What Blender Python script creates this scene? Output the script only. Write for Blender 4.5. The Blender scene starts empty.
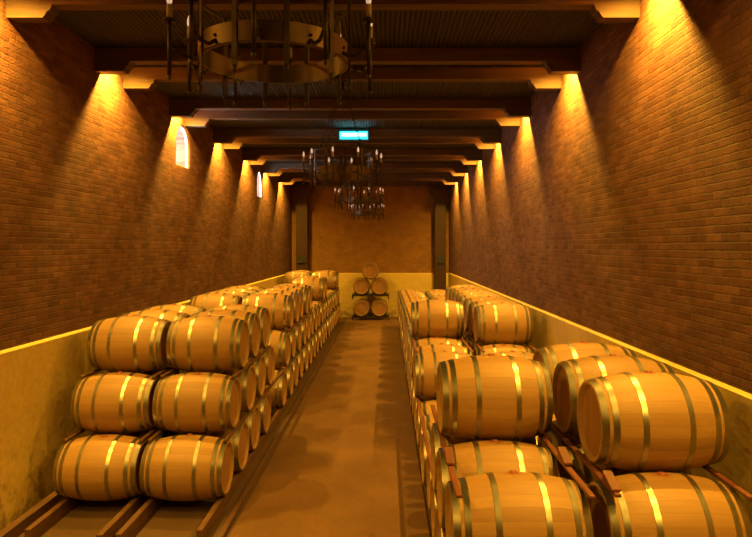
import bpy, bmesh, math, random
from mathutils import Vector, Matrix
PI = math.pi
random.seed(7)
C = bpy.context.scene.collection
sc = bpy.context.scene

# ------------------------------------------------------------------ materials
def new_mat(name):
    m = bpy.data.materials.new(name); m.use_nodes = True
    nt = m.node_tree
    return m, nt, nt.nodes['Principled BSDF']

def nd(nt, typ, **kw):
    n = nt.nodes.new(typ)
    for k, v in kw.items(): setattr(n, k, v)
    return n

def ramp(nt, fac, stops):
    r = nt.nodes.new('ShaderNodeValToRGB')
    e = r.color_ramp.elements
    e[0].position, e[0].color = stops[0][0], (*stops[0][1], 1)
    e[1].position, e[1].color = stops[-1][0], (*stops[-1][1], 1)
    for p, c in stops[1:-1]:
        x = e.new(p); x.color = (*c, 1)
    nt.links.new(fac, r.inputs[0])
    return r.outputs[0]

def noise(nt, vec, scale, detail=4, rough=.55):
    n = nt.nodes.new('ShaderNodeTexNoise'); n.inputs['Scale'].default_value = scale
    n.inputs['Detail'].default_value = detail; n.inputs['Roughness'].default_value = rough
    if vec is not None: nt.links.new(vec, n.inputs['Vector'])
    return n.outputs['Fac']

def mapping(nt, vec, scale=(1,1,1), rot=(0,0,0)):
    n = nt.nodes.new('ShaderNodeMapping'); n.inputs['Scale'].default_value = scale
    n.inputs['Rotation'].default_value = rot
    nt.links.new(vec, n.inputs['Vector'])
    return n.outputs[0]

def mixc(nt, fac, a, b, mode='MIX'):
    n = nt.nodes.new('ShaderNodeMix'); n.data_type = 'RGBA'; n.blend_type = mode
    if isinstance(fac, (int, float)): n.inputs[0].default_value = fac
    else: nt.links.new(fac, n.inputs[0])
    for i, v in ((6, a), (7, b)):
        if isinstance(v, tuple): n.inputs[i].default_value = (*v, 1)
        else: nt.links.new(v, n.inputs[i])
    return n.outputs[2]

def bump(nt, h, strength, dist, bsdf):
    b = nt.nodes.new('ShaderNodeBump'); b.inputs['Strength'].default_value = strength
    b.inputs['Distance'].default_value = dist
    nt.links.new(h, b.inputs['Height']); nt.links.new(b.outputs[0], bsdf.inputs['Normal'])

def objco(nt):
    return nt.nodes.new('ShaderNodeTexCoord').outputs['Object']

def brick_mat(name, swap, tone=(1, 1, 1), soft=0.0):
    m, nt, p = new_mat(name)
    co = objco(nt)
    sep = nd(nt, 'ShaderNodeSeparateXYZ'); nt.links.new(co, sep.inputs[0])
    com = nd(nt, 'ShaderNodeCombineXYZ')
    nt.links.new(sep.outputs['Y' if swap else 'X'], com.inputs[0]); nt.links.new(sep.outputs['Z'], com.inputs[1])
    # slightly wandering courses, as hand laid
    wob = nd(nt, 'ShaderNodeTexNoise'); wob.inputs['Scale'].default_value = 20.0
    nt.links.new(com.outputs[0], wob.inputs['Vector'])
    add = nd(nt, 'ShaderNodeMixRGB', blend_type='LINEAR_LIGHT'); add.inputs[0].default_value = .010
    nt.links.new(com.outputs[0], add.inputs[1]); nt.links.new(wob.outputs['Color'], add.inputs[2])
    br = nd(nt, 'ShaderNodeTexBrick')
    br.inputs['Scale'].default_value = 1
    br.inputs['Brick Width'].default_value = .24; br.inputs['Row Height'].default_value = .064
    br.inputs['Mortar Size'].default_value = .008; br.inputs['Mortar Smooth'].default_value = .6
    br.inputs['Bias'].default_value = -.1
    t = tone
    br.inputs['Color1'].default_value = (.24*t[0], .100*t[1], .052*t[2], 1)
    br.inputs['Color2'].default_value = (.14*t[0], .040*t[1], .015*t[2], 1)
    br.inputs['Mortar'].default_value = (.19*t[0], .092*t[1], .045*t[2], 1)
    nt.links.new(add.outputs[0], br.inputs['Vector'])
    n1 = noise(nt, com.outputs[0], 3.0, 6, .65)
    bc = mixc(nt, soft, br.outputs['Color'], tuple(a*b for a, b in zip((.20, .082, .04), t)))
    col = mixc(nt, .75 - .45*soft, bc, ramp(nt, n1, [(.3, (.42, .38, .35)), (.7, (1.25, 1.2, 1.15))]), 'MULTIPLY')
    nt.links.new(col, p.inputs['Base Color']); p.inputs['Roughness'].default_value = .9
    n2 = noise(nt, com.outputs[0], 40, 6, .7)
    hh = nd(nt, 'ShaderNodeMath', operation='MULTIPLY_ADD')
    nt.links.new(br.outputs['Fac'], hh.inputs[0]); hh.inputs[1].default_value = -1.0
    nt.links.new(n2, hh.inputs[2])
    bump(nt, hh.outputs[0], 1.0 - .8*soft, .022, p)
    return m

def plaster_mat():
    m, nt, p = new_mat('plaster_ochre')
    co = objco(nt)
    n1 = noise(nt, co, 1.3, 6, .65); n2 = noise(nt, co, 14, 5)
    c = ramp(nt, n1, [(.3, (.66, .49, .135)), (.7, (.80, .61, .175))])
    c = mixc(nt, .25, c, ramp(nt, n2, [(.35, (.5, .45, .4)), (.65, (1, 1, 1))]), 'MULTIPLY')
    # damp mould patches low on the wall
    sep = nd(nt, 'ShaderNodeSeparateXYZ'); nt.links.new(co, sep.inputs[0])
    mr = nd(nt, 'ShaderNodeMapRange'); nt.links.new(sep.outputs['Z'], mr.inputs[0])
    mr.inputs[1].default_value = .1; mr.inputs[2].default_value = 1.1; mr.inputs[3].default_value = .24; mr.inputs[4].default_value = 0
    n3 = noise(nt, co, 6, 6, .7)
    ad = nd(nt, 'ShaderNodeMath', operation='ADD'); nt.links.new(n3, ad.inputs[0]); nt.links.new(mr.outputs[0], ad.inputs[1])
    f = ramp(nt, ad.outputs[0], [(.66, (0, 0, 0)), (.85, (.7, .7, .7))])
    c = mixc(nt, f, c, (.14, .08, .04))
    nt.links.new(c, p.inputs['Base Color']); p.inputs['Roughness'].default_value = .85
    bump(nt, n2, .25, .01, p)
    return m

def floor_mat(name, a, b, rough):
    m, nt, p = new_mat(name)
    co = objco(nt)
    n1 = noise(nt, co, 1.1, 7, .65); n2 = noise(nt, co, 30, 4)
    c = ramp(nt, n1, [(.3, a), (.7, b)])
    c = mixc(nt, .35, c, ramp(nt, n2, [(.3, (.55, .5, .45)), (.7, (1.1, 1.1, 1.1))]), 'MULTIPLY')
    nt.links.new(c, p.inputs['Base Color']); p.inputs['Roughness'].default_value = rough
    bump(nt, n2, .2, .004, p)
    return m

def wood_mat(name, a, b, axis_scale, rough=.6, scale=6):
    m, nt, p = new_mat(name)
    co = mapping(nt, objco(nt), axis_scale)
    n1 = noise(nt, co, scale, 6, .6)
    c = ramp(nt, n1, [(.3, a), (.7, b)])
    nt.links.new(c, p.inputs['Base Color']); p.inputs['Roughness'].default_value = rough
    bump(nt, n1, .3, .006, p)
    return m

def oak_mat():
    m, nt, p = new_mat('barrel_oak')
    co = objco(nt)
    sep = nd(nt, 'ShaderNodeSeparateXYZ'); nt.links.new(co, sep.inputs[0])
    at = nd(nt, 'ShaderNodeMath', operation='ARCTAN2')
    nt.links.new(sep.outputs['Y'], at.inputs[0]); nt.links.new(sep.outputs['Z'], at.inputs[1])
    mul = nd(nt, 'ShaderNodeMath', operation='MULTIPLY'); nt.links.new(at.outputs[0], mul.inputs[0]); mul.inputs[1].default_value = 26/(2*PI)
    fl = nd(nt, 'ShaderNodeMath', operation='FLOOR'); nt.links.new(mul.outputs[0], fl.inputs[0])
    oi = nd(nt, 'ShaderNodeObjectInfo')
    ad = nd(nt, 'ShaderNodeMath', operation='MULTIPLY_ADD'); nt.links.new(oi.outputs['Random'], ad.inputs[0]); ad.inputs[1].default_value = 97.0
    nt.links.new(fl.outputs[0], ad.inputs[2])
    wn = nd(nt, 'ShaderNodeTexWhiteNoise', noise_dimensions='1D'); nt.links.new(ad.outputs[0], wn.inputs['W'])
    fr = nd(nt, 'ShaderNodeMath', operation='FRACT'); nt.links.new(mul.outputs[0], fr.inputs[0])
    seam = ramp(nt, fr.outputs[0], [(0, (.45, .4, .35)), (.05, (1, 1, 1)), (.95, (1, 1, 1)), (1, (.45, .4, .35))])
    stv = ramp(nt, wn.outputs[0], [(0, (.315, .178, .062)), (.5, (.36, .21, .075)), (1, (.40, .24, .09))])
    cog = mapping(nt, co, (1.2, 9, 9))
    g = noise(nt, cog, 5, 6, .65)
    c = mixc(nt, .35, stv, ramp(nt, g, [(.3, (.68, .6, .5)), (.7, (1.12, 1.1, 1.05))]), 'MULTIPLY')
    c = mixc(nt, .35, c, seam, 'MULTIPLY')
    tint = ramp(nt, oi.outputs['Random'], [(0, (.88, .86, .82)), (.5, (1, .98, .94)), (1, (1.08, 1.06, 1.02))])
    c = mixc(nt, 1.0, c, tint, 'MULTIPLY')
    # wine stain round the bung
    d = nd(nt, 'ShaderNodeVectorMath', operation='DISTANCE'); nt.links.new(co, d.inputs[0]); d.inputs[1].default_value = (0, 0, .335)
    dn = nd(nt, 'ShaderNodeMath', operation='MULTIPLY_ADD'); nt.links.new(noise(nt, co, 16, 3), dn.inputs[0]); dn.inputs[1].default_value = .12
    nt.links.new(d.outputs['Value'], dn.inputs[2])
    st = ramp(nt, dn.outputs[0], [(.09, (.75, .75, .75)), (.135, (0, 0, 0))])
    c = mixc(nt, st, c, (.26, .07, .03))
    nt.links.new(c, p.inputs['Base Color']); p.inputs['Roughness'].default_value = .55
    bump(nt, g, .15, .004, p)
    return m

def head_mat():
    m, nt, p = new_mat('barrel_head_oak')
    co = objco(nt)
    sep = nd(nt, 'ShaderNodeSeparateXYZ'); nt.links.new(co, sep.inputs[0])
    mul = nd(nt, 'ShaderNodeMath', operation='MULTIPLY'); nt.links.new(sep.outputs['Y'], mul.inputs[0]); mul.inputs[1].default_value = 13
    fl = nd(nt, 'ShaderNodeMath', operation='FLOOR'); nt.links.new(mul.outputs[0], fl.inputs[0])
    wn = nd(nt, 'ShaderNodeTexWhiteNoise', noise_dimensions='1D'); nt.links.new(fl.outputs[0], wn.inputs['W'])
    fr = nd(nt, 'ShaderNodeMath', operation='FRACT'); nt.links.new(mul.outputs[0], fr.inputs[0])
    seam = ramp(nt, fr.outputs[0], [(0, (.5, .45, .4)), (.06, (1, 1, 1)), (.94, (1, 1, 1)), (1, (.5, .45, .4))])
    c = ramp(nt, wn.outputs[0], [(0, (.28, .14, .05)), (1, (.35, .19, .066))])
    g = noise(nt, mapping(nt, co, (9, 9, 1)), 5, 5)
    c = mixc(nt, .4, c, ramp(nt, g, [(.3, (.7, .62, .55)), (.7, (1.1, 1.1, 1.1))]), 'MULTIPLY')
    c = mixc(nt, .5, c, seam, 'MULTIPLY')
    nt.links.new(c, p.inputs['Base Color']); p.inputs['Roughness'].default_value = .6
    return m

def metal_mat(name, col, rough, metallic=1.0):
    m, nt, p = new_mat(name)
    n = noise(nt, objco(nt), 12, 4)
    c = ramp(nt, n, [(.3, tuple(x*.75 for x in col)), (.7, col)])
    nt.links.new(c, p.inputs['Base Color']); p.inputs['Metallic'].default_value = metallic
    p.inputs['Roughness'].default_value = rough
    return m

def emit_mat(name, col, strength):
    m, nt, p = new_mat(name)
    p.inputs['Base Color'].default_value = (*col, 1)
    p.inputs['Emission Color'].default_value = (*col, 1); p.inputs['Emission Strength'].default_value = strength
    return m

def plain(name, col, rough=.6, metallic=0.0):
    m, nt, p = new_mat(name)
    n = noise(nt, objco(nt), 20, 3)
    nt.links.new(ramp(nt, n, [(.3, tuple(x*.85 for x in col)), (.7, col)]), p.inputs['Base Color'])
    p.inputs['Roughness'].default_value = rough; p.inputs['Metallic'].default_value = metallic
    return m

M = {}
M['brick'] = brick_mat('brick_side', True)
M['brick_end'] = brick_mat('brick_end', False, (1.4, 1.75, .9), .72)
M['plaster'] = plaster_mat()
M['floor'] = floor_mat('floor_earth', (.07, .036, .014), (.12, .064, .026), .85)
M['aisle'] = floor_mat('aisle_concrete', (.125, .060, .019), (.19, .098, .032), .62)
M['beam'] = wood_mat('beam_timber', (.055, .029, .012), (.115, .062, .025), (.25, 3, 3), .7)
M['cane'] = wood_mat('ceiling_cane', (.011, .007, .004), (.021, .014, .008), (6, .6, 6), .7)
M['post'] = wood_mat('post_timber', (.03, .011, .005), (.055, .02, .008), (3, 3, .3), .65)
M['rail'] = wood_mat('rail_timber', (.075, .034, .015), (.15, .07, .03), (4, .4, 4), .65)
M['redrail'] = wood_mat('rail_red', (.12, .036, .016), (.20, .06, .028), (4, .4, 4), .6)
M['oak'] = oak_mat()
M['head'] = head_mat()
M['hoop'] = metal_mat('hoop_steel', (.44, .41, .32), .36)
M['bung'] = plain('bung_silicone', (.32, .09, .05), .5)
M['iron'] = metal_mat('wrought_iron', (.045, .03, .02), .5, .7)
M['brass'] = metal_mat('aged_iron_band', (.10, .065, .035), .45, .8)
M['candle'] = plain('candle_sleeve', (.30, .24, .17), .6)
M['bulb'] = emit_mat('bulb_glow', (1.0, .80, .58), .16)
M['black'] = plain('lamp_housing', (.03, .028, .025), .5)
M['lens'] = emit_mat('lamp_lens', (1.0, .66, .22), 8)
M['sign'] = emit_mat('sign_panel', (.02, .62, .85), 1.1)
M['signhot'] = emit_mat('sign_white_band', (.35, 1.0, 1.0), 2.2)  # whiter glow for the washed-out lettering of the sign
M['signcase'] = plain('sign_case', (.03, .10, .12), .4)
M['frame'] = plain('window_frame_paint', (.55, .55, .52), .5)
M['steel'] = metal_mat('rack_steel', (.10, .09, .08), .5)

def glass_mat():
    m = bpy.data.materials.new('window_glass'); m.use_nodes = True
    nt = m.node_tree; nt.nodes.clear()
    o = nd(nt, 'ShaderNodeOutputMaterial'); mx = nd(nt, 'ShaderNodeMixShader')
    t = nd(nt, 'ShaderNodeBsdfTransparent'); t.inputs[0].default_value = (.95, .98, 1, 1)
    g = nd(nt, 'ShaderNodeBsdfGlossy'); g.inputs['Roughness'].default_value = .05
    mx.inputs[0].default_value = .06; nt.links.new(t.outputs[0], mx.inputs[1]); nt.links.new(g.outputs[0], mx.inputs[2])
    nt.links.new(mx.outputs[0], o.inputs[0])
    return m
M['glass'] = glass_mat()

# ------------------------------------------------------------------ mesh helpers
def box(bm, x0, x1, y0, y1, z0, z1):
    v = [bm.verts.new((x, y, z)) for z in (z0, z1) for y in (y0, y1) for x in (x0, x1)]
    for f in ((0,2,3,1), (4,5,7,6), (0,1,5,4), (2,6,7,3), (0,4,6,2), (1,3,7,5)):
        bm.faces.new([v[i] for i in f])

def tube(bm, a, b, r0, r1=None, n=12, caps=True):
    a, b = Vector(a), Vector(b); r1 = r0 if r1 is None else r1
    d = (b-a).normalized(); u = d.orthogonal().normalized(); w = d.cross(u)
    A = [bm.verts.new(a + r0*(math.cos(2*PI*i/n)*u + math.sin(2*PI*i/n)*w)) for i in range(n)]
    B = [bm.verts.new(b + r1*(math.cos(2*PI*i/n)*u + math.sin(2*PI*i/n)*w)) for i in range(n)]
    for i in range(n):
        f = bm.faces.new((A[i], A[(i+1) % n], B[(i+1) % n], B[i])); f.smooth = True
    if caps:
        bm.faces.new(A[::-1]); bm.faces.new(B)

def lathe(bm, prof, axis='Z', n=32, closed=False, sharp=False):
    """prof: list of (t along axis, radius)"""
    rings = []
    for t, r in prof:
        ring = []
        for i in range(n):
            c, s = math.cos(2*PI*i/n), math.sin(2*PI*i/n)
            ring.append(bm.verts.new((t, r*s, r*c) if axis == 'X' else (r*c, r*s, t)))
        rings.append(ring)
    k = len(rings)
    for j in range(k if closed else k-1):
        R, S = rings[j], rings[(j+1) % k]
        for i in range(n):
            f = bm.faces.new((R[i], R[(i+1) % n], S[(i+1) % n], S[i])); f.smooth = True
    if sharp:
        for R in rings:
            for i in range(n):
                e = bm.edges.get((R[i], R[(i+1) % n]))
                if e: e.smooth = False
    return rings

def poly_extrude(bm, pts, vec):
    A = [bm.verts.new(p) for p in pts]; B = [bm.verts.new(Vector(p)+Vector(vec)) for p in pts]
    bm.faces.new(A[::-1]); bm.faces.new(B)
    n = len(pts)
    for i in range(n): bm.faces.new((A[i], A[(i+1) % n], B[(i+1) % n], B[i]))

def mesh_of(name, bm, mat):
    bmesh.ops.recalc_face_normals(bm, faces=bm.faces[:])
    me = bpy.data.meshes.new(name); bm.to_mesh(me); bm.free()
    for m in (mat if isinstance(mat, list) else [mat]): me.materials.append(m)
    return me

def link(name, me, parent=None, loc=(0,0,0)):
    o = bpy.data.objects.new(name, me); C.objects.link(o); o.location = loc
    if parent: o.parent = parent
    return o

def obj(name, bm, mat, parent=None, loc=(0,0,0)):
    return link(name, mesh_of(name, bm, mat), parent, loc)

def tag(o, label, cat, group=None):
    o['label'] = label; o['category'] = cat
    if group: o['group'] = group
    return o

def thing(name, label, cat, loc, group=None):
    o = bpy.data.objects.new(name, None); C.objects.link(o); o.location = loc; o.empty_display_size = .1
    return tag(o, label, cat, group)

def struct(o):
    o['kind'] = 'structure'; return o

def bevel(o, w, seg=2):
    m = o.modifiers.new('edge', 'BEVEL'); m.width = w; m.segments = seg; m.limit_method = 'ANGLE'; return o

ORD = ('front second third fourth fifth sixth seventh eighth ninth tenth eleventh twelfth thirteenth fourteenth fifteenth sixteenth '
       'seventeenth eighteenth nineteenth twentieth twenty-first twenty-second twenty-third twenty-fourth twenty-fifth twenty-sixth '
       'twenty-seventh twenty-eighth').split()

# ------------------------------------------------------------------ room
CAMZ = 2.78
XL, XR = -3.735, 2.495            # brick faces
WL, WR = -3.70, 2.47            # plaster dado faces
Y0, YE = -2.4, 25.0
ZC = 5.33                        # underside of cane ceiling
DADO = 1.76

bm = bmesh.new(); box(bm, XL-.5, XR+.5, Y0-.3, YE+.3, -.2, 0)
struct(obj('floor', bm, M['floor']))
bm = bmesh.new(); box(bm, -1.50, .42, Y0, YE-.02, 0, .02)
struct(obj('trim_1', bm, M['aisle']))                       # the concrete aisle
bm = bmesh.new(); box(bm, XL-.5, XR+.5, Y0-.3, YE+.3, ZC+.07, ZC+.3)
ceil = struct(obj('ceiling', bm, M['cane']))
bm = bmesh.new()
nc = 112; pc = (XR-XL)/nc
for i in range(nc):
    x = XL + (i+.5)*pc
    tube(bm, (x, Y0, ZC+.035), (x, YE, ZC+.035), .031, n=8, caps=False)
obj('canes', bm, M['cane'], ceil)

def wall_cut(name, x0, x1, cutters):
    bm = bmesh.new(); box(bm, x0, x1, Y0-.3, YE+.3, 0, ZC+.07)
    o = obj(name, bm, M['brick'])
    tmp = []
    for pts in cutters:
        b = bmesh.new(); poly_extrude(b, [(x0-.1, y, z) for y, z in pts], (x1-x0+.2, 0, 0))
        c = obj('cut', b, M['brick']); tmp.append(c)
        md = o.modifiers.new('b', 'BOOLEAN'); md.object = c; md.operation = 'DIFFERENCE'; md.solver = 'EXACT'
    if tmp:
        dg = bpy.context.evaluated_depsgraph_get()
        me = bpy.data.meshes.new_from_object(o.evaluated_get(dg))
        o.modifiers.clear(); o.data = me
        for c in tmp: bpy.data.objects.remove(c)
    return struct(o)

def arch(y0, y1, z0, zs, n=12):
    r = (y1-y0)/2; cy = (y0+y1)/2
    return [(y0, z0), (y1, z0)] + [(cy + r*math.cos(PI*i/n), zs + r*math.sin(PI*i/n)) for i in range(n+1)]
WIN = [(11.20, 12.00, 4.25, 4.62), (18.25, 19.05, 4.25, 4.62)]
wall_cut('wall_left', XL-.5, XL, [arch(*w) for w in WIN])
wall_cut('wall_right', XR, XR+.5, [])
bm = bmesh.new(); box(bm, XL, XR, YE, YE+.3, 0, ZC+.07); struct(obj('wall_far', bm, M['brick_end']))
bm = bmesh.new(); box(bm, XL, XR, Y0-.3, Y0, 0, ZC+.07); struct(obj('wall_near', bm, M['brick_end']))
for i, w in enumerate(WIN):
    y0, y1, z0, zs = w
    outer = arch(*w); inner = arch(y0+.03, y1-.03, z0+.03, zs)
    bm = bmesh.new(); xa, xb = XL-.07, XL-.03
    n = len(outer)
    V = [[bm.verts.new((x, *p)) for p in ring] for x in (xa, xb) for ring in (outer, inner)]
    for k in range(n):
        q = (k+1) % n
        bm.faces.new((V[0][k], V[0][q], V[1][q], V[1][k])); bm.faces.new((V[2][k], V[3][k], V[3][q], V[2][q]))
        bm.faces.new((V[0][k], V[2][k], V[2][q], V[0][q])); bm.faces.new((V[1][k], V[1][q], V[3][q], V[3][k]))
    cy = (y0+y1)/2
    wo = struct(obj('window_%d' % (i+1), bm, M['frame']))
    bm = bmesh.new(); poly_extrude(bm, [(xa+.015, *p) for p in arch(y0+.025, y1-.025, z0+.025, zs)], (.006, 0, 0))
    obj('pane', bm, M['glass'], wo)

# plaster dado with a sloped top ledge
def dado(name, pts, vec):
    bm = bmesh.new(); poly_extrude(bm, pts, vec); return struct(obj(name, bm, M['plaster']))
dado('baseboard_left', [(XL, Y0, 0), (WL, Y0, 0), (WL, Y0, DADO-.01), (WL-.012, Y0, DADO), (XL, Y0, DADO+.015)], (0, YE-Y0, 0))
dado('baseboard_right', [(XR, Y0, 0), (WR, Y0, 0), (WR, Y0, DADO-.01), (WR+.012, Y0, DADO), (XR, Y0, DADO+.015)], (0, YE-Y0, 0))
dado('baseboard_far', [(WL, YE, 0), (WL, YE-.06, 0), (WL, YE-.06, DADO-.03), (WL, YE-.048, DADO-.02), (WL, YE, DADO-.01)], (WR-WL, 0, 0))

# ------------------------------------------------------------------ beams in pairs
ZB0, ZB1, ZK = 5.165, ZC+.004, 5.036
def beam_mesh():
    bm = bmesh.new(); box(bm, XL, XR, -.08, .08, ZB0, ZB1); return mesh_of('ceiling_beam', bm, M['beam'])
def corbel_mesh(side):
    bm = bmesh.new()
    w = XL if side < 0 else XR; s = -side
    prof = [(0, ZK), (.36, ZK), (.385, ZK+.03), (.40, ZK+.06), (.43, ZK+.075), (.45, ZB0), (0, ZB0)]
    poly_extrude(bm, [(w + s*a, -.08, z) for a, z in prof], (0, .16, 0)); return mesh_of('corbel', bm, M['beam'])
BM, CL, CR = beam_mesh(), corbel_mesh(-1), corbel_mesh(1)
A = lambda k: 8.16 + 2.76*k
B = lambda k: 9.03 + 2.76*k
for k in range(-3, 7):
    for y in (A(k), B(k)):
        if y > YE-.1 or y < Y0+.1: continue
        b = struct(link('ceiling_beam', BM, None, (0, y, 0)))
        link('corbel', CL, b); link('corbel', CR, b)

# ------------------------------------------------------------------ wall spotlights between the paired beams
LAMP_W = 300.0
bm = bmesh.new(); lathe(bm, [(-.03, .0), (-.03, .018), (-.012, .018), (-.008, .03), (0, .03), (0, 0)], n=16)
STEM = mesh_of('mount', bm, M['black'])
bm = bmesh.new(); lathe(bm, [(-.022, .02), (-.026, .045), (-.062, .048), (-.062, .040), (-.036, .038), (-.036, 0)], n=20)
HOUS = mesh_of('housing', bm, M['black'])
bm = bmesh.new(); lathe(bm, [(-.056, 0), (-.056, .037), (-.050, .037), (-.050, 0)], n=20)
LENS = mesh_of('lens', bm, M['lens'])
for side, nm, xw in ((-1, 'left', XL+.21), (1, 'right', XR-.21)):
    n = 0
    for k in range(-3, 6):
        y = A(k) + .235
        if y < Y0+.3: continue
        t = thing('wall_spotlight', 'small black spotlight under the cane ceiling above the %s brick wall, %s' % (nm, ORD[n]+(' one' if n == 0 else ' from the front')),
                  'spotlight', (xw, y, ZC+.004), 'spotlights along the %s wall' % nm)
        n += 1
        link('mount', STEM, t); link('housing', HOUS, t); link('lens', LENS, t)
        L = bpy.data.lights.new('spot', 'SPOT'); L.energy = LAMP_W; L.color = (1.0, .52, .05)
        L.spot_size = PI; L.spot_blend = 1.0; L.shadow_soft_size = .035
        lo = bpy.data.objects.new('spot_light', L); C.objects.link(lo)
        lo.location = (xw, y, ZC-.075); lo.rotation_euler = (0, math.radians(13)*(1 if side < 0 else -1), 0)   # aimed down and a little at the wall

# ------------------------------------------------------------------ barrels
HL, RB, RH = .42, .335, .272
def rad(x): return RH + (RB-RH)*(1-(abs(x)/HL)**2.0)
def body_bm():
    bm = bmesh.new()
    n = 18
    prof = [(-HL + 2*HL*i/n, rad(-HL + 2*HL*i/n)) for i in range(n+1)]
    ins = [(HL, RH-.022), (HL-.05, RH-.026), (HL-.051, .05)]
    full = [(-a, r) for a, r in ins[::-1]] + prof + ins
    lathe(bm, full, 'X', 40)
    return bm
def head_bm(s):
    bm = bmesh.new()
    r = lathe(bm, [(s*(HL-.050), RH-.024), (s*(HL-.030), RH-.024)], 'X', 40)
    bm.faces.new(r[1]); bm.faces.new(r[0][::-1])
    for f in bm.faces:
        if len(f.verts) > 4: f.smooth = False
    return bm
def hoop_bm(x, w):
    bm = bmesh.new()
    a, b = x-w/2, x+w/2
    lathe(bm, [(a, rad(a)-.003), (a, rad(a)+.004), (b, rad(b)+.004), (b, rad(b)-.003)], 'X', 40, closed=True, sharp=True)
    return bm
def bung_bm():
    bm = bmesh.new(); lathe(bm, [(RB-.02, 0), (RB-.02, .026), (RB+.012, .024), (RB+.012, 0)], 'Z', 16); return bm
HOOPS = [(-.396, .044), (-.330, .038), (-.150, .036), (.150, .036), (.330, .038), (.396, .044)]
BODY = mesh_of('staves', body_bm(), M['oak'])
HEADS = [mesh_of('head', head_bm(s), M['head']) for s in (-1, 1)]
HOOPM = [mesh_of('hoop', hoop_bm(*h), M['hoop']) for h in HOOPS]
BUNG = mesh_of('bung', bung_bm(), M['bung'])
def far_mesh():
    bm = bmesh.new()
    me0 = [(BODY, 0)] + [(h, 1) for h in HEADS] + [(h, 2) for h in HOOPM] + [(BUNG, 3)]
    for me, mi in me0:
        n = len(bm.faces); bm.from_mesh(me); bm.faces.ensure_lookup_table()
        for f in bm.faces[n:]: f.material_index = mi
    me = bpy.data.meshes.new('wine_barrel'); bm.to_mesh(me); bm.free()
    for k in ('oak', 'head', 'hoop', 'bung'): me.materials.append(M[k])
    return me
FARB = far_mesh()
PARTS = [('staves', BODY), ('head', HEADS[0]), ('head', HEADS[1])] + [('hoop', h) for h in HOOPM] + [('bung', BUNG)]
def barrel(x, y, zc, label, group, rz=0.0, roll=0.0, small=False):
    """axis along X; (x, y) centre, zc axis height"""
    if small:
        o = link('wine_barrel', FARB, None, (x, y, zc)); tag(o, label, 'barrel', group)
        o.rotation_euler = (roll, 0, rz); return o
    t = thing('wine_barrel', label, 'barrel', (x, y, zc-RB), group); t.rotation_euler = (0, 0, rz)
    for nm, me in PARTS:
        o = link(nm, me, t, (0, 0, RB)); o.rotation_euler = (roll, 0, 0)
    return t

Z1 = .43; DZ = .60
ZTS = {'left': {1: Z1, 2: Z1+DZ, 3: Z1+2*DZ}, 'right': {1: Z1-.035, 2: Z1+.555, 3: Z1+1.142}}
TIER = {1: 'bottom', 2: 'middle', 3: 'top'}
def fill(side, col, xc, tier, ys):
    ys = sorted(ys)
    for n, y in enumerate(ys):
        lab = 'pale oak barrel, %s, %s column, %s tier, %s of the aisle' % (
            'frontmost' if n == 0 else 'hindmost' if n == len(ys)-1 and n > 3 else ORD[n] + ' from front',
            'aisle-side' if col == 0 else 'wall-side', TIER[tier], side)
        j = random.uniform
        barrel(xc + j(-.012, .012), y + j(-.006, .006), ZTS[side][tier], lab, 'oak barrels stacked %s of the aisle' % side,
               rz=math.radians(j(-.9, .9)), roll=math.radians(j(-9, 9)), small=(y > 14.5))

# left bay
PL = .74
rows = lambda y0, p, idx: [y0 + p*i for i in idx]
LX = (-2.10, -2.99)
for c in (0, 1):
    fill('left', c, LX[c], 1, rows(6.72, PL, [i for i in range(0, 23) if c or i != 4]))
    t2 = [i for i in range(0, 22) if i != 4]
    fill('left', c, LX[c], 2, rows(7.09, PL, t2))
    t3 = [0, 1, 2, 5, 6, 7, 8, 9, 13, 14, 19, 20] if c == 0 else [0, 1, 2, 5, 6, 7, 8, 19, 20]
    fill('left', c, LX[c], 3, rows(7.46, PL, t3))
# right bay
PR = .68
R1X = {1: .84, 2: .83, 3: .85}
R2X = {1: 1.79, 2: 1.77, 3: 1.82}
for c, XX in ((0, R1X), (1, R2X)):
    fill('right', c, XX[1], 1, rows(4.38, PR, range(0, 26)))
    fill('right', c, XX[2], 2, rows(4.03, PR, [0, 1, 2] + list(range(7, 27))))
    fill('right', c, XX[3], 3, rows(4.38, PR, [1, 9] if c == 0 else [0, 1, 2] + list(range(8, 16))))

# ------------------------------------------------------------------ rails
def rail(x, y0, y1, z0, z1, w, label, group, mat='rail', name='stacking_rail'):
    bm = bmesh.new(); box(bm, -w/2, w/2, 0, y1-y0, 0, z1-z0)
    o = obj(name, bm, M[mat], None, (x, y0, z0)); bevel(o, .006)
    return tag(o, label, 'rail', group)

HIN = .36                          # rails sit this far from a barrel's middle
rz_ = rad(HIN)
G = 'floor rails under the barrels'
zt = Z1 - rz_
for side, xs, y0, y1 in (('left', LX, 5.85, 23.4), ('right', (R1X[1], R2X[1]), 3.7, 21.7)):
    for c, xc in enumerate(xs):
        for e in (-1, 1):
            inner = (e > 0) == (side == 'left')
            lab = 'brown timber floor rail under the %s ends of the %s barrels, %s bay' % (
                'aisle-facing' if inner else 'wall-facing', 'aisle-side' if c == 0 else 'wall-side', side)
            rail(xc + e*HIN, y0 + random.uniform(-.12, .12), y1, 0, zt - (.035 if side == 'right' else 0), .06, lab, G)
rail(-1.575, 5.1, 23.4, 0.0, .045, .06, 'low timber kerb rail along the left edge of the aisle', G)
rail(-3.575, 5.5, 23.4, 0.0, .12, .085, 'thick timber floor rail against the left plaster wall', G)

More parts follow.
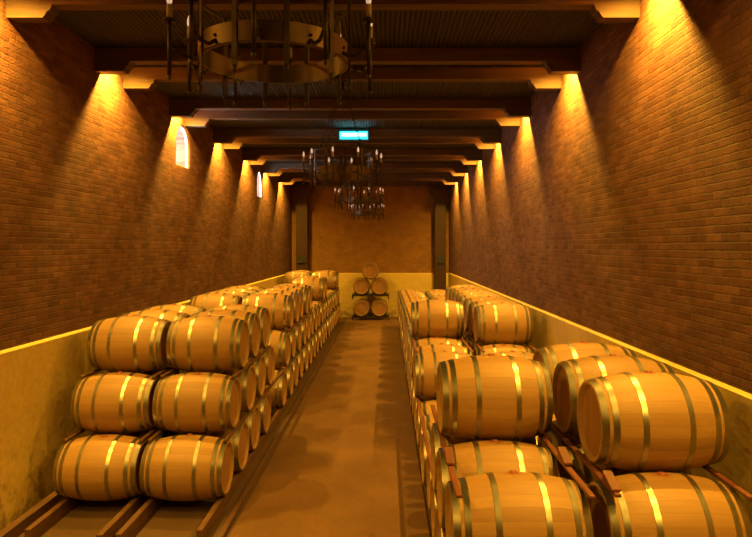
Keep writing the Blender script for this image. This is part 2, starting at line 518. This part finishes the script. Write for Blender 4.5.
def tier_rails(side, c, xlow, xup, tier, y0, y1, what, mat):
    ZT = ZTS[side]; zlo = ZT[tier-1]
    for e in (-1, 1):
        x = (xlow+xup)/2 + e*.40
        r1 = rad(x-xlow); r2 = rad(x-xup)
        inner = (e > 0) == (side == 'left')
        z0, z1 = zlo + max(r1, rad(abs(x-xlow)-.015)) + .001, ZT[tier] - max(r2, rad(abs(x-xup)-.015)) - .001
        z1 = max(z1, z0+.018)
        rail(x, y0, y1, z0, z1, .04, 'reddish timber rail under the %s tier, %s side, %s column, %s, %s bay' % (
            TIER[tier], 'aisle' if inner else 'wall', 'aisle' if c == 0 else 'wall', what, side), 'rails between the barrel tiers', mat)
for c in (0, 1):
    x = LX[c]
    tier_rails('left', c, x, x, 2, 6.66, 22.95, 'full length', 'rail')
    tier_rails('left', c, x, x, 3, 7.03, 9.20, 'front stack', 'rail')
    tier_rails('left', c, x, x, 3, 10.95, 14.4 if c == 0 else 13.7, 'second stack', 'redrail')
    if c == 0: tier_rails('left', c, x, x, 3, 16.85, 18.1, 'third stack', 'redrail')
    tier_rails('left', c, x, x, 3, 21.25, 22.55, 'far stack', 'redrail')
    XX = (R1X, R2X)[c]
    tier_rails('right', c, XX[1], XX[2], 2, 3.72, 21.6, 'full length', 'redrail')
    tier_rails('right', c, XX[2], XX[3], 3, 3.78, 5.95, 'front stack', 'redrail')
    if c == 0: tier_rails('right', c, XX[2], XX[3], 3, 9.0, 11.1, 'second stack', 'redrail')
    else: tier_rails('right', c, XX[2], XX[3], 3, 9.0, 14.9, 'second stack', 'redrail')

# ------------------------------------------------------------------ five barrels on racks at the end wall
def end_barrel(x, z, label):
    b = barrel(x, 24.12, z, label, 'barrels on the rack at the end wall', rz=PI/2, small=False)
end_barrel(-.93, .46, 'oak barrel facing the aisle on the end rack, lower left')
end_barrel(-.25, .46, 'oak barrel facing the aisle on the end rack, lower right')
end_barrel(-.93, 1.28, 'oak barrel facing the aisle on the end rack, upper left')
end_barrel(-.25, 1.28, 'oak barrel facing the aisle on the end rack, upper right')
end_barrel(-.59, 1.28+.59, 'single oak barrel crowning the pyramid at the end wall')
def build_rack(zc, zfoot, label):
    t = thing('barrel_rack', label, 'rack', (-.59, 24.12, zfoot), 'steel racks of the end pyramid')
    for s in (-1, 1):
        y = s*.30
        r = rad(.30)
        bm = bmesh.new()
        top = zc - r - zfoot
        box(bm, -.66, .66, y-.03, y+.03, max(0.0, top-.06), top-.002)
        for cx in (-.34, .34):
            for e in (-1, 1):
                poly_extrude(bm, [(cx+e*.16, y-.03, top), (cx+e*.27, y-.03, top), (cx+e*.27, y-.03, top+.11)], (0, .06, 0))
        obj('cross_bar', bm, M['steel'], t)
        for e in (-1, 1):
            bm = bmesh.new(); box(bm, e*.68-.02, e*.68+.02, y-.03, y+.03, 0, top+.02)
            obj('post', bm, M['steel'], t)
    return t
build_rack(.46, .02, 'dark steel rack standing on the floor at the end wall')
build_rack(1.28, .46+RB+.006, 'dark steel rack between the two barrel rows at the end wall')

# ------------------------------------------------------------------ timber posts at the end wall
for x0, x1 in ((-3.50, -3.04), (1.88, 2.34)):
    yp = 24.62
    cx = (x0+x1)/2
    bm = bmesh.new(); box(bm, -.22, .22, -.2, .2, 0, ZB0-.02)
    o = struct(obj('timber_post', bm, M['post'], None, (cx, yp, 0))); bevel(o, .015)
    bm = bmesh.new()
    poly_extrude(bm, [(-.22, -.23, 4.55), (.22, -.23, 4.55), (.28, -.23, 4.75), (.42, -.23, 4.92), (.45, -.23, ZB0), (-.45, -.23, ZB0), (-.42, -.23, 4.92), (-.28, -.23, 4.75)], (0, .40, 0))
    obj('capital', bm, M['post'], o)
    bm = bmesh.new(); box(bm, -.16, .16, -.26, -.2, 2.16, 2.42)
    obj('iron_bracket', bm, M['black'], o)

# ------------------------------------------------------------------ exit sign
ys = A(2) - .14
t = thing('exit_sign', 'glowing cyan light-box sign hanging below the dark ceiling beams', 'sign', (-.69, ys, 5.06))
bm = bmesh.new(); box(bm, -.34, .34, -.04, .04, 0, .25)
c = obj('case', bm, M['signcase'], t); bevel(c, .01)
bm = bmesh.new(); box(bm, -.30, .30, -.046, -.038, .03, .20)
obj('panel', bm, M['sign'], t)
bm = bmesh.new(); tube(bm, (-.27, -.052, .125), (.27, -.052, .125), .035, n=12)
obj('white_band', bm, M['signhot'], t)  # added glowing band in place of the sign's blown-out letters, no real tube
for s in (-1, 1):
    bm = bmesh.new(); tube(bm, (s*.25, 0, .24), (s*.25, 0, ZC-5.06), .008, n=8)
    obj('hanger', bm, M['black'], t)

# ------------------------------------------------------------------ chandeliers
def chandelier_meshes():
    m = {}
    R = .40
    bm = bmesh.new(); lathe(bm, [(-.055, R-.008), (-.055, R+.004), (-.05, R+.012), (.05, R+.012), (.055, R+.004), (.055, R-.008)], 'Z', 48, closed=True, sharp=True)
    m['ring'] = mesh_of('ring', bm, M['brass'])
    bm = bmesh.new()
    for i in range(20):
        a = 2*PI*i/20
        p = Vector(((R+.013)*math.cos(a), (R+.013)*math.sin(a), 0)); q = p*(1+.022)
        q.z = 0; tube(bm, p, q, .010, .004, n=8)
    m['studs'] = mesh_of('rivet_band', bm, M['iron'])
    bm = bmesh.new()                      # arm: from ring out to the candle, scrolled
    pts = [(R, -.02), (R+.05, -.055), (R+.10, -.05), (R+.14, -.01), (.555, .06)]
    for a, b in zip(pts, pts[1:]): tube(bm, (a[0], 0, a[1]), (b[0], 0, b[1]), .010, n=8)
    tube(bm, (.555, 0, -.16), (.555, 0, .13), .011, n=8)
    tube(bm, (.555, 0, -.19), (.555, 0, -.16), .002, .016, n=8)
    m['arm'] = mesh_of('arm', bm, M['iron'])
    bm = bmesh.new(); lathe(bm, [(.125, 0), (.125, .034), (.133, .036), (.140, .030), (.140, 0)], 'Z', 16)
    m['pan'] = mesh_of('drip_pan', bm, M['iron'])
    bm = bmesh.new(); lathe(bm, [(.138, 0), (.138, .015), (.215, .015), (.215, 0)], 'Z', 14)
    m['candle'] = mesh_of('candle_sleeve', bm, M['candle'])
    bm = bmesh.new(); lathe(bm, [(.213, .0), (.213, .009), (.232, .015), (.255, .014), (.275, .008), (.290, .002), (.290, 0)], 'Z', 14)
    m['bulb'] = mesh_of('bulb', bm, M['bulb'])
    bm = bmesh.new()                      # vertical strap through the ring
    box(bm, R+.012, R+.022, -.014, .014, -.17, .30); tube(bm, (R+.017, 0, -.22), (R+.017, 0, -.17), .002, .014, n=8)
    m['strap'] = mesh_of('strap', bm, M['iron'])
    bm = bmesh.new()
    lathe(bm, [(.285, R+.008), (.285, R+.026), (.30, R+.026), (.30, R+.008)], 'Z', 48, closed=True, sharp=True)
    m['top_ring'] = mesh_of('upper_ring', bm, M['iron'])
    return m
CH = chandelier_meshes()
HB = 1.07 + CAMZ
def chain_bm(a, b):
    bm = bmesh.new(); a, b = Vector(a), Vector(b)
    n = max(3, int((b-a).length/.075)); d = (b-a)/n; u = d.normalized().orthogonal().normalized(); w = d.normalized().cross(u)
    for i in range(n):
        c = a + d*(i+.5); s = u if i % 2 else w
        h = d*.62; k = s*.016
        q = [c-h*.6+k*.2, c-h*.4+k, c+h*.4+k, c+h*.6+k*.2, c+h*.6-k*.2, c+h*.4-k, c-h*.4-k, c-h*.6-k*.2]
        for x, y in zip(q, q[1:]+q[:1]): tube(bm, x, y, .005, n=6)
    return bm
CHAIN = [mesh_of('chain', chain_bm((.415*math.cos(a), .415*math.sin(a), .30), (.03*math.cos(a), .03*math.sin(a), ZB0-HB-.12)), M['iron']) for a in (PI/4, 3*PI/4, 5*PI/4, 7*PI/4)]
bm = bmesh.new(); tube(bm, (0, 0, ZB0-HB-.16), (0, 0, ZB0-HB-.002), .022, n=12); tube(bm, (0, 0, ZB0-HB-.02), (0, 0, ZB0-HB-.001), .06, n=16)
HOOK = mesh_of('ceiling_hook', bm, M['iron'])
CHL = ['large wrought iron ring chandelier nearest the camera, cut by the top of the photo',
       'wrought iron ring chandelier with candle bulbs just below the glowing cyan sign',
       'wrought iron ring chandelier, third along the hall, outlined against the end wall',
       'small-looking wrought iron ring chandelier farthest off, nearest the end wall']
for i, k in enumerate((-2, 0, 2, 4)):
    t = thing('ring_chandelier', CHL[i], 'chandelier', (-.62, B(k), HB), 'iron chandeliers down the hall')
    link('ring', CH['ring'], t); link('rivet_band', CH['studs'], t); link('upper_ring', CH['top_ring'], t)
    link('ceiling_hook', HOOK, t)
    for c in CHAIN: link('chain', c, t)
    for j in range(10):
        a = math.radians((18 if i == 0 else 8) + 36*j)
        arm = link('arm', CH['arm'], t); arm.rotation_euler = (0, 0, a)
        s = link('strap', CH['strap'], t); s.rotation_euler = (0, 0, a + math.radians(18))
        off = Vector((.555*math.cos(a), .555*math.sin(a), 0))
        link('drip_pan', CH['pan'], arm, (.555, 0, 0))
        link('candle_sleeve', CH['candle'], arm, (.555, 0, 0))
        if not (i == 0 and j in (2, 3)):
            link('bulb', CH['bulb'], arm, (.555, 0, 0))

# ------------------------------------------------------------------ chocks on the rails of the right front stack
def chock(x, y, z, s, label):
    bm = bmesh.new()
    poly_extrude(bm, [(-.03, 0, 0), (-.03, s*.17, 0), (-.03, s*.17, .018), (-.03, 0, .075)], (.06, 0, 0))
    o = obj('wooden_chock', bm, M['redrail'], None, (x, y, z)); bevel(o, .005)
    tag(o, label, 'chock', 'red wooden chocks on the right front rails')
zr = ZTS['right'][3] - .275
HF = .40
xa = (R1X[2]+R1X[3])/2; xb = (R2X[2]+R2X[3])/2
chock(xa+HF, 4.45, zr+.0, -1, 'red wooden chock on the rail toward the wall, before the lone right barrel')
chock(xa-HF, 4.45, zr+.0, -1, 'red wooden chock on the rail beside the aisle, in front of the lone barrel')
chock(xb-HF, 3.98, zr+.0, -1, 'red wooden chock on the rail before the frontmost right wall-side barrel')

# ------------------------------------------------------------------ world, camera
w = bpy.data.worlds.new('sky'); sc.world = w; w.use_nodes = True
bg = w.node_tree.nodes['Background']; bg.inputs[0].default_value = (.72, .90, 1, 1); bg.inputs[1].default_value = 20.0

cam = bpy.data.cameras.new('camera'); co = bpy.data.objects.new('camera', cam); C.objects.link(co)
co.location = (0, 0, CAMZ); co.rotation_euler = (PI/2, 0, 0)
cam.sensor_fit = 'HORIZONTAL'; cam.sensor_width = 36; cam.lens = 36*630/752
cam.shift_x = -10/752; cam.shift_y = -21.5/752; cam.clip_start = .05
sc.camera = co
vs = sc.view_settings
vs.view_transform = 'Standard'; vs.look = 'None'; vs.gamma = 1; vs.use_curve_mapping = False; vs.exposure = 1.3
sc.display_settings.display_device = 'sRGB'
sc.cycles.max_bounces = 8; sc.cycles.diffuse_bounces = 3
